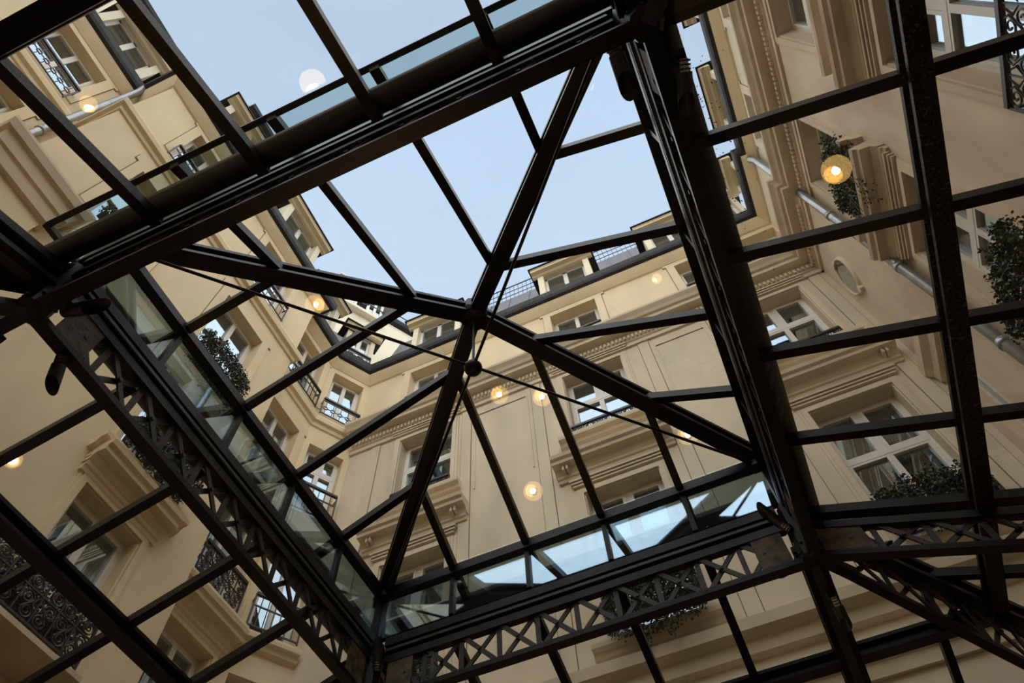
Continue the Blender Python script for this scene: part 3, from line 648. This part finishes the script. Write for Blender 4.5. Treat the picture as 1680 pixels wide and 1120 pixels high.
for side, (P, G, c, h, perp) in SIDES.items():
    for t in G[1:-1]:
        rh = -perp * (1 - abs(t - c) / h)
        a = P(t, OV); b = P(t, rh + .03)
        mb = MB(); mb.bar((*a, zp(side, OV) - .055), (*b, zp(side, rh) - .055), .075, .085); mb.build('jack_rafter', 'steel', lan)
        mb = MB(); mb.bar((*P(t, .0), 4.78), (*P(t, .0), ZR - .12), .045, .05, up=(P(t, 1)[0] - P(t, 0)[0], P(t, 1)[1] - P(t, 0)[1], 0)); mb.build('post', 'steel', lan)
    a, b = P(G[0], 0), P(G[-1], 0)
    mb = MB(); mb.bar((*a, ZR - .10), (*b, ZR - .10), .055, .12); mb.build('ring_beam', 'steel', lan)
    mb = MB(); mb.bar((*P(G[0], -.012), ZR - .165), (*P(G[-1], -.012), ZR - .165), .09, .02); mb.build('ring_flange', 'steel', lan)
    a, b = P(c - h - OV * h / HX, OV), P(c + h + OV * h / HX, OV)
    mb = MB(); mb.bar((*a, zp(side, OV) - .01), (*b, zp(side, OV) - .01), .045, .05); mb.build('eaves_bar', 'lattice', lan)
    mb = MB(); mb.bar((*P(G[0], .045), 4.86), (*P(G[-1], .045), 4.86), .05, .12); mb.build('sill', 'ledge' if side in ('left', 'right') else 'steel', lan)
    # glass
    tt = [c - h - OV] + list(G[1:-1]) + [c + h + OV]
    for i in range(5):
        t0, t1 = G[i], G[i + 1]
        def hp(t): return -perp * (1 - abs(t - c) / h)
        pts = [(t0, 0), (t1, 0)]
        if i == 0: pts += [(t1, hp(t1))]
        elif i == 4: pts += [(t0, hp(t0))]
        elif i == 2: pts += [(t1, hp(t1)), (c, -perp), (t0, hp(t0))]
        else: pts += [(t1, hp(t1)), (t0, hp(t0))]
        nrm = Vector((*P(c, 1), 0)) - Vector((*P(c, 0), 0)); up = Vector((nrm.x * (ZA - ZR) / perp, nrm.y * (ZA - ZR) / perp, 1)).normalized() * .010
        if i == 2: pts = [(t0, 0), (t1, 0), (t1, hp(t1)), (c, -perp + .0), (t0, hp(t0))]
        mb = MB(); mb.prism([(*P(t, r), zp(side, r)) for t, r in pts], up); mb.build('pane', 'roofglass', lan)
        e0 = tt[i]; e1 = tt[i + 1]
        pts = [(t0, 0), (t1, 0), (e1, OV - .01), (e0, OV - .01)]
        mb = MB(); mb.prism([(*P(t, r), zp(side, r)) for t, r in pts], up); mb.build('eaves_pane', 'solar', lan)
        mb = MB(); mb.prism([(*P(t0, .008), 4.80), (*P(t1, .008), 4.80), (*P(t1, .008), ZR - .13), (*P(t0, .008), ZR - .13)], nrm * .008); mb.build('side_pane', 'side', lan)
for sx in (-1, 1):
    for sy in (-1, 1):
        x, y = CX + sx * HX, CY + sy * HY
        mb = MB(); mb.box((x - .045, y - .045, 4.72), (x + .045, y + .045, ZR - .04)); mb.build('corner_post', 'steel', lan)
        mb = MB(); mb.tube([(x - sx * .05, y - sy * .05, ZR - .17), (CX + sx * .05, CY + sy * .05, 5.29)], .014, 8); mb.build('tie_rod', 'steel', lan)
        mb = MB(); p = Vector((x - sx * .05, y - sy * .05, ZR - .17)); mb.box(p - Vector((.06, .06, .035)), p + Vector((.06, .06, .035))); mb.build('rod_anchor', 'steel', lan)
mb = MB(); mb.lathe((CX, CY, 0), [(.06, 6.19), (.13, 6.21), (.15, 6.26), (.15, 6.40), (.10, 6.46), (.03, 6.55)], 8); mb.build('apex_hub', 'steel', lan)
mb = MB(); mb.tube([(CX, CY, 6.2), (CX, CY, 5.29)], .012, 8); mb.build('hanger_rod', 'steel', lan)
mb = MB(); mb.lathe((CX, CY, 5.27), [(.02, -.075), (.055, -.06), (.075, -.025), (.08, .0), (.075, .025), (.055, .055), (.03, .075)], 18); mb.build('tie_knuckle', 'steel', lan, smooth=True)

# four lattice girders under the lantern
PN = .364
def lattice(P, t0, t1, zlow, zhigh, label, slope=None, gus=True, group='lattice girders under the lantern', top=True, parent=None, cw=.095, ex=.12):
    """P(t, r) plan; zlow/zhigh functions of t"""
    mid = (t0 + t1) / 2
    w = parent if parent is not None else empty('lattice_girder', (*P(t0, 0), zlow(t0)), label, 'girder', group)
    A = lambda t, z, r=0.0: (*P(t, r), z)
    mb = MB(); mb.bar(A(t0 - ex, zlow(t0 - ex)), A(t1 + ex, zlow(t1 + ex)), cw, .05); mb.build('bottom_chord', 'steel', w)
    if top:
        mb = MB(); mb.bar(A(t0, zhigh(t0) + .06), A(t1, zhigh(t1) + .06), .12, .12); mb.build('top_chord', 'steel', w)
    n = max(2, int(round((t1 - t0) / PN))); st = (t1 - t0) / n
    for i in range(n):
        a, b = t0 + st * i, t0 + st * (i + 1)
        for (p, q, r) in (((a + .03, zlow(a) + .03), (b - .03, zhigh(b) + .01), .012), ((a + .03, zhigh(a) + .01), (b - .03, zlow(b) + .03), -.012)):
            nn = Vector((*P(mid, 1), 0)) - Vector((*P(mid, 0), 0))
            mb = MB(); mb.bar(A(p[0], p[1], r), A(q[0], q[1], r), .016, .042, up=nn.cross(Vector(A(*q)) - Vector(A(*p))) ); mb.build('diagonal', 'lattice', w)
        m_ = (a + b) / 2; mz = (zlow(m_) + zhigh(m_)) / 2 + .02
        mb = MB(); nn = Vector((*P(mid, 1), 0)) - Vector((*P(mid, 0), 0)); cc = Vector(A(m_, mz)); mb.tube([cc - nn * .035, cc + nn * .035], .016, 8); mb.build('rivet', 'lattice', w)
        if i:
            mb = MB(); mb.bar(A(a, zlow(a) + .03), A(a, zhigh(a) + .02), .016, .045, up=(P(1, 0)[0] - P(0, 0)[0], P(1, 0)[1] - P(0, 0)[1], 0)); mb.build('post', 'lattice', w)
    if gus:
        for e, sg in ((t0, 1), (t1, -1)):
            mb = MB(); mb.prism([A(e, zlow(e), -.03), A(e + sg * .26, zlow(e), -.03), A(e + sg * .26, zhigh(e) + .02, -.03), A(e, zhigh(e) + .02, -.03)], Vector((*P(0, 1), 0)) * .02 - Vector((*P(0, 0), 0)) * .02)
            mb.build('gusset_plate', 'plate', w)
    return w
names = {'front': 'girder carrying the lantern on the side of the front glass slope', 'back': 'girder carrying the lantern along the limestone side', 'left': 'girder carrying the lantern along the cream side', 'right': 'girder carrying the lantern along the tan side'}
for side, (P, G, c, h, perp) in SIDES.items():
    Q = (lambda P, o: lambda t, r: P(t, r + o))(P, .045 if side == 'back' else .005)
    w = lattice(Q, c - h + .16, c + h - .16, lambda t: 4.13, lambda t: 4.49, 'black lattice ' + names[side], top=False)
    a, b = Q(c - h + .11, 0), Q(c + h - .11, 0)
    for z, hh, wd in ((4.53, .08, .075), (4.63, .08, .055), (4.715, .09, .11)):
        mb = MB(); mb.bar((*a, z), (*b, z), wd, hh); mb.build('top_chord', 'rust' if side == 'front' else 'steel', w)
    mb = MB(); mb.bar((*Q(c - h + .12, -.045), 4.62), (*Q(c + h - .12, -.045), 4.62), .02, .03); mb.build('flange_strip', 'lattice', w)
    # rounded flashing roll outside the ring
    e = .20
    mb = MB(); mb.tube([(*P(c - h - e, e - .02), 4.70), (*P(c + h + e, e - .02), 4.70)], .085, 12); mb.build('flashing_roll', 'flash', w, smooth=True)

# lower slopes
PITCH, ZS = .35, 4.66
DMAX = {'front': 3.5, 'back': 3.05, 'left': 3.66, 'right': 3.36}
PURL = (1.29, 2.55)
zs = lambda r: ZS - PITCH * r
lab = {'front': 'front glass roof slope above the viewer, falling away from the lantern', 'back': 'glass roof slope falling towards the limestone wall', 'left': 'glass roof slope falling towards the cream wall', 'right': 'glass roof slope falling towards the tan wall'}
for side, (P, G, c, h, perp) in SIDES.items():
    D = DMAX[side]
    w = empty('glass_roof_slope', (*P(c, D), zs(D)), lab[side], 'roof slope', 'lower glass slopes round the lantern')
    step = 2 * h / 5
    ts = sorted([g for g in G] + [G[0] - step * k for k in (1, 2, 3, 4)] + [G[-1] + step * k for k in (1, 2, 3, 4)])
    def start(t): return max(.10, abs(t - c) - h)
    for t in ts:
        r0 = start(t)
        if r0 > D - .2: continue
        mb = MB(); wd = .075 if G[0] < t - .01 and t < G[-1] - .01 else (.10 if abs(abs(t - c) - h) < .02 else .07)
        m_ = 'rust' if side == 'right' and wd < .08 else 'steel'
        mb.bar((*P(t, r0), zs(r0) - .055), (*P(t, D), zs(D) - .055), wd, .085); mb.build('rafter', 'steel', w)
    for r in PURL:
        if r > D: continue
        e = h + r
        mb = MB(); mb.bar((*P(c - e, r), zs(r) - .12), (*P(c + e, r), zs(r) - .12), .13, .13, prof=TPROF(.13, .14)); mb.build('purlin', 'rust' if side == 'right' else 'steel', w)
    nrm = Vector((*P(c, 1), 0)) - Vector((*P(c, 0), 0)); up = Vector((nrm.x * PITCH, nrm.y * PITCH, 1)).normalized() * .008
    rows = [.12] + [r for r in PURL if r < D] + [D]
    for i in range(len(ts) - 1):
        t0, t1 = ts[i], ts[i + 1]
        for a, b in zip(rows[:-1], rows[1:]):
            # clip the cell to the hip lines |t - c| <= h + r
            poly = [(t0, a), (t1, a), (t1, b), (t0, b)]
            for sg in (1, -1):
                out = []
                f = lambda p: h + p[1] - sg * (p[0] - c)
                for k_ in range(len(poly)):
                    p, q = poly[k_], poly[(k_ + 1) % len(poly)]; fp, fq = f(p), f(q)
                    if fp >= 0: out.append(p)
                    if (fp > 0) != (fq > 0) and abs(fp - fq) > 1e-9:
                        u = fp / (fp - fq); out.append((p[0] + (q[0] - p[0]) * u, p[1] + (q[1] - p[1]) * u))
                poly = out
                if len(poly) < 3: break
            if len(poly) < 3: continue
            ar = abs(sum(poly[k_][0] * poly[(k_ + 1) % len(poly)][1] - poly[(k_ + 1) % len(poly)][0] * poly[k_][1] for k_ in range(len(poly)))) / 2
            if ar < .01: continue
            mb = MB(); mb.prism([(*P(t, r), zs(r)) for t, r in poly], up); mb.build('pane', 'lowglass', w)
# corner frames: block, hip rafter with lattice, and the two rafters continuing the girder lines
cn = {(-1, -1): 'between the front and cream-side slopes', (1, -1): 'between the front and tan-side slopes', (1, 1): 'between the limestone-side and tan-side slopes', (-1, 1): 'between the limestone-side and cream-side slopes'}
for (sx, sy), txt in cn.items():
    x, y = CX + sx * HX, CY + sy * HY
    w = empty('corner_frame', (x, y, 4.08), 'riveted iron corner frame with lattice hip rafter ' + txt, 'roof frame', 'iron corner frames of the lower roof')
    P = (lambda x, y, sx, sy: lambda t, r: (x + sx * t * .70711 - sy * r * .70711, y + sy * t * .70711 + sx * r * .70711))(x, y, sx, sy)
    L = 2.9 * 1.41421
    mb = MB(); mb.bar((*P(.05, 0), zs(.03) - .10), (*P(L, 0), zs(L * .70711) - .10), .15, .20, prof=TPROF(.17, .20)); hb = mb.build('hip_rafter', 'steel', w)
    lattice(P, .30, L, lambda t: zs(t * .70711) - .53 - .11 * t, lambda t: zs(t * .70711) - .20, None, gus=False, top=False, parent=hb, cw=.08)
    mb = MB(); mb.bar((*P(.0, 0), 4.13), (*P(.33, 0), zs(.22) - .545), .09, .075); mb.build('corner_stub', 'steel', w)
    for ax in (0, 1):
        sg = (sx, sy)[ax]
        if ax == 0: Q = (lambda x, y, s: lambda t, r: (x + s * t, y + r))(x, y, sg)
        else: Q = (lambda x, y, s: lambda t, r: (x + r, y + s * t))(x, y, sg)
        if (ax, sx, sy) in ((0, 1, 1), (0, -1, -1)):
            mb = MB(); mb.bar((*Q(.08, 0), zs(.08) - .225), (*Q(3.0, 0), zs(3.0) - .225), .08, .07); hb = mb.build('lattice_rafter', 'steel', w)
            lattice(Q, .14, 3.0, lambda t: zs(t) - .54, lambda t: zs(t) - .25, None, gus=False, top=False, parent=hb, cw=.09)
            mb = MB(); mb.prism([(*Q(.10, -.03), zs(.1) - .53), (*Q(.46, -.03), zs(.46) - .53), (*Q(.42, -.03), zs(.42) - .24), (*Q(.10, -.03), zs(.1) - .24)], Vector((*Q(0, .02), 0)) - Vector((*Q(0, 0), 0))); mb.build('gusset_plate', 'plate', w)
        else:
            mb = MB(); mb.bar((*Q(.08, 0), zs(.08) - .19), (*Q(3.0, 0), zs(3.0) - .19), .18, .16, prof=TPROF(.19, .18)); hb = mb.build('heavy_rafter', 'steel', w)
            mb = MB(); mb.bar((*Q(.08, 0), zs(.08) - .29), (*Q(3.0, 0), zs(3.0) - .29), .08, .03); mb.build('bottom_flange', 'lattice', hb)
    mb = MB(); mb.lathe((x, y, 0), [(.07, 4.09), (.10, 4.12), (.10, 4.70), (.07, 4.73)], 8); bk = mb.build('corner_block', 'steel', w)
    for i in range(8):
        a = i * math.pi / 4 + .2; mb = MB(); mb.sphere((x + .10 * math.cos(a), y + .10 * math.sin(a), 4.18 + .05 * (i % 2)), .013, 8, 5); mb.build('rivet', 'lattice', bk)

# -------- floodlights clamped round the corners
def floodlight(p, d, L, label, r=.048):
    p = Vector(p); d = Vector(d).normalized()
    w = empty('floodlight', p, label, 'floodlight', 'floodlights clamped to the roof corners')
    sd = d.cross(Vector((0, 0, 1))).normalized(); u = sd.cross(d)
    n = 18
    mb = MB()                       # half-round hood with a slanted mouth
    k = []
    for i in range(n):
        a = 2 * math.pi * i / n; o = sd * math.cos(a) * r + u * math.sin(a) * r
        k.append((p + o * .95, p + o + d * L * (.72 + .28 * math.sin(a)) ))
    vs = [a for a, b in k] + [b for a, b in k]
    mb.add(vs, [tuple(range(n))[::-1]] + [(i, (i + 1) % n, n + (i + 1) % n, n + i) for i in range(n)]); mb.build('hood', 'iron', w, smooth=False)
    mb = MB(); mb.tube([p + d * L * .30, p + d * L * .33], r * .9, 14); mb.build('lens', 'zinc', w)
    mb = MB(); mb.tube([p - d * .07, p + d * .01], r * .55, 12); mb.build('socket', 'chrome', w)
    for j in range(3):
        mb = MB(); mb.tube([p - d * (.012 + .022 * j), p - d * (.020 + .022 * j)], r * .82, 12); mb.build('cooling_fin', 'lattice', w)
    mb = MB(); mb.bar(p - d * .03 + u * .0, p - d * .10 + u * .11, .05, .018); mb.build('bracket', 'iron', w)
    mb = MB(); q = p - d * .10 + u * .11; mb.box(q - Vector((.035, .035, .03)), q + Vector((.035, .035, .03))); mb.build('clamp', 'iron', w)
XL, XR, YF, YB = CX - HX, CX + HX, CY - HY, CY + HY
floodlight((XR - .20, YF + .08, 4.12), (-.05, .9, -.45), .25, 'floodlight with a slanted hood at the front corner pointing along the tan-side girder')
floodlight((XR + .10, YF + .30, 4.05), (-.3, 1, -.25), .23, 'floodlight hanging beside the tan-side girder near the front corner', .045)
floodlight((XR + .36, YF - .10, 4.02), (.9, .25, -.1), .23, 'floodlight on the front corner aimed at the tan wall', .045)
floodlight((XL + .16, YF + .12, 4.22), (.9, .15, -.2), .27, 'floodlight with a long hood inside the front corner by the cream-side girder')
floodlight((XL - .02, YF + .36, 4.02), (-.12, .4, -.9), .20, 'stubby floodlight under the cream-side girder', .045)
floodlight((XL - .38, YF + .10, 3.98), (-.8, .5, -.2), .23, 'floodlight on the front corner aimed at the cream wall', .045)
floodlight((XL - .30, YF - .38, 4.06), (-.2, -.9, .3), .23, 'floodlight above the front slope by the cream-side corner', .045)
floodlight((XR - .12, YB - .10, 4.45), (-.55, -.45, .75), .27, 'upright floodlight inside the corner of the limestone and tan sides')
floodlight((XR - .18, YB + .12, 4.20), (-1, .1, -.15), .21, 'floodlight below the limestone-side girder at the rusty plate', .045)
floodlight((XR + .38, YB + .04, 4.05), (1, .05, -.1), .21, 'floodlight on the rusty plate aimed at the tan wall', .045)
floodlight((XR + .02, YB + .38, 3.92), (.0, .6, -.8), .20, 'floodlight hanging under the heavy rafter towards the limestone wall', .045)
floodlight((XL + .10, YB - .08, 4.45), (.1, -.35, .9), .25, 'upright floodlight inside the corner of the limestone and cream sides')

# -------- globe lamps of the lobby that mirror in the glass
def lamp(x, y, label, z=.5, r=.17):
    w = empty('floor_lamp', (x, y, ZF), label, 'lamp', 'globe lamps of the lobby')
    mb = MB(); mb.lathe((x, y, ZF), [(.16, 0), (.17, .02), (.10, .05), (.04, .08)], 20); mb.build('base', 'iron', w, smooth=True)
    mb = MB(); mb.tube([(x, y, ZF + .06), (x, y, z - r * .9)], .016, 10); mb.build('pole', 'iron', w)
    mb = MB(); k0 = [(r * math.sin(a), -r * math.cos(a)) for a in [i * math.pi / 14 for i in range(2, 12)]]; mb.lathe((x, y, z), k0[:-1] + [k0[-1]], 22); mb.f.pop(); mb.f.pop(); mb.build('globe_shade', 'lamp', w, smooth=True)
    mb = MB(); mb.sphere((x, y, z + .02), .05, 14, 8, 1.2); mb.build('bulb', 'bulb', w, smooth=True)
    mb = MB(); mb.lathe((x, y, z), [(.03, -r * .98), (.07, -r * .93), (.07, -r * .88), (.03, -r * .8)], 14); mb.build('collar', 'iron', w)
for x, y, t in ((.22, 3.66, 'under the tan-side girder'), (-2.6, 3.66, 'under the limestone half of the lantern'), (-4.98, 2.5, 'beside the cream wall'), (-5.03, 6.5, 'in the corner below the chamfer'), (-2.66, 1.8, 'under the front half of the lantern'), (-1.92, 2.13, 'in the middle of the lantern floor'), (-1.5, 1.06, 'near the front girder')):
    lamp(x, y, r=.10 if x < -4.9 else .17, label='tall lobby lamp with a glowing amber globe ' + t)

# -------- dead leaves lying on the glass beside the tan-side girder
mb = MB(); rd = random.Random(3)
for i in range(150):
    y = 1.0 + abs(rd.gauss(0, .75)); r = .16 + abs(rd.gauss(0, .12))
    a = rd.uniform(0, 6.28); L = rd.uniform(.003, .010); x = CX + HX + r
    dx, dy = math.cos(a) * L, math.sin(a) * L
    z = zs(r) + .012
    mb.add([(x - dx, y - dy, z + PITCH * dx), (x + dy * .5, y - dx * .5, z - PITCH * dy * .5), (x + dx, y + dy, z - PITCH * dx), (x - dy * .5, y + dx * .5, z + PITCH * dy * .5)], [(0, 1, 2, 3)])
tag(mb.build('leaf_litter', 'planter'), 'specks of dead leaf lying on the glass beside the tan-side girder', 'leaf litter', None, 'stuff')
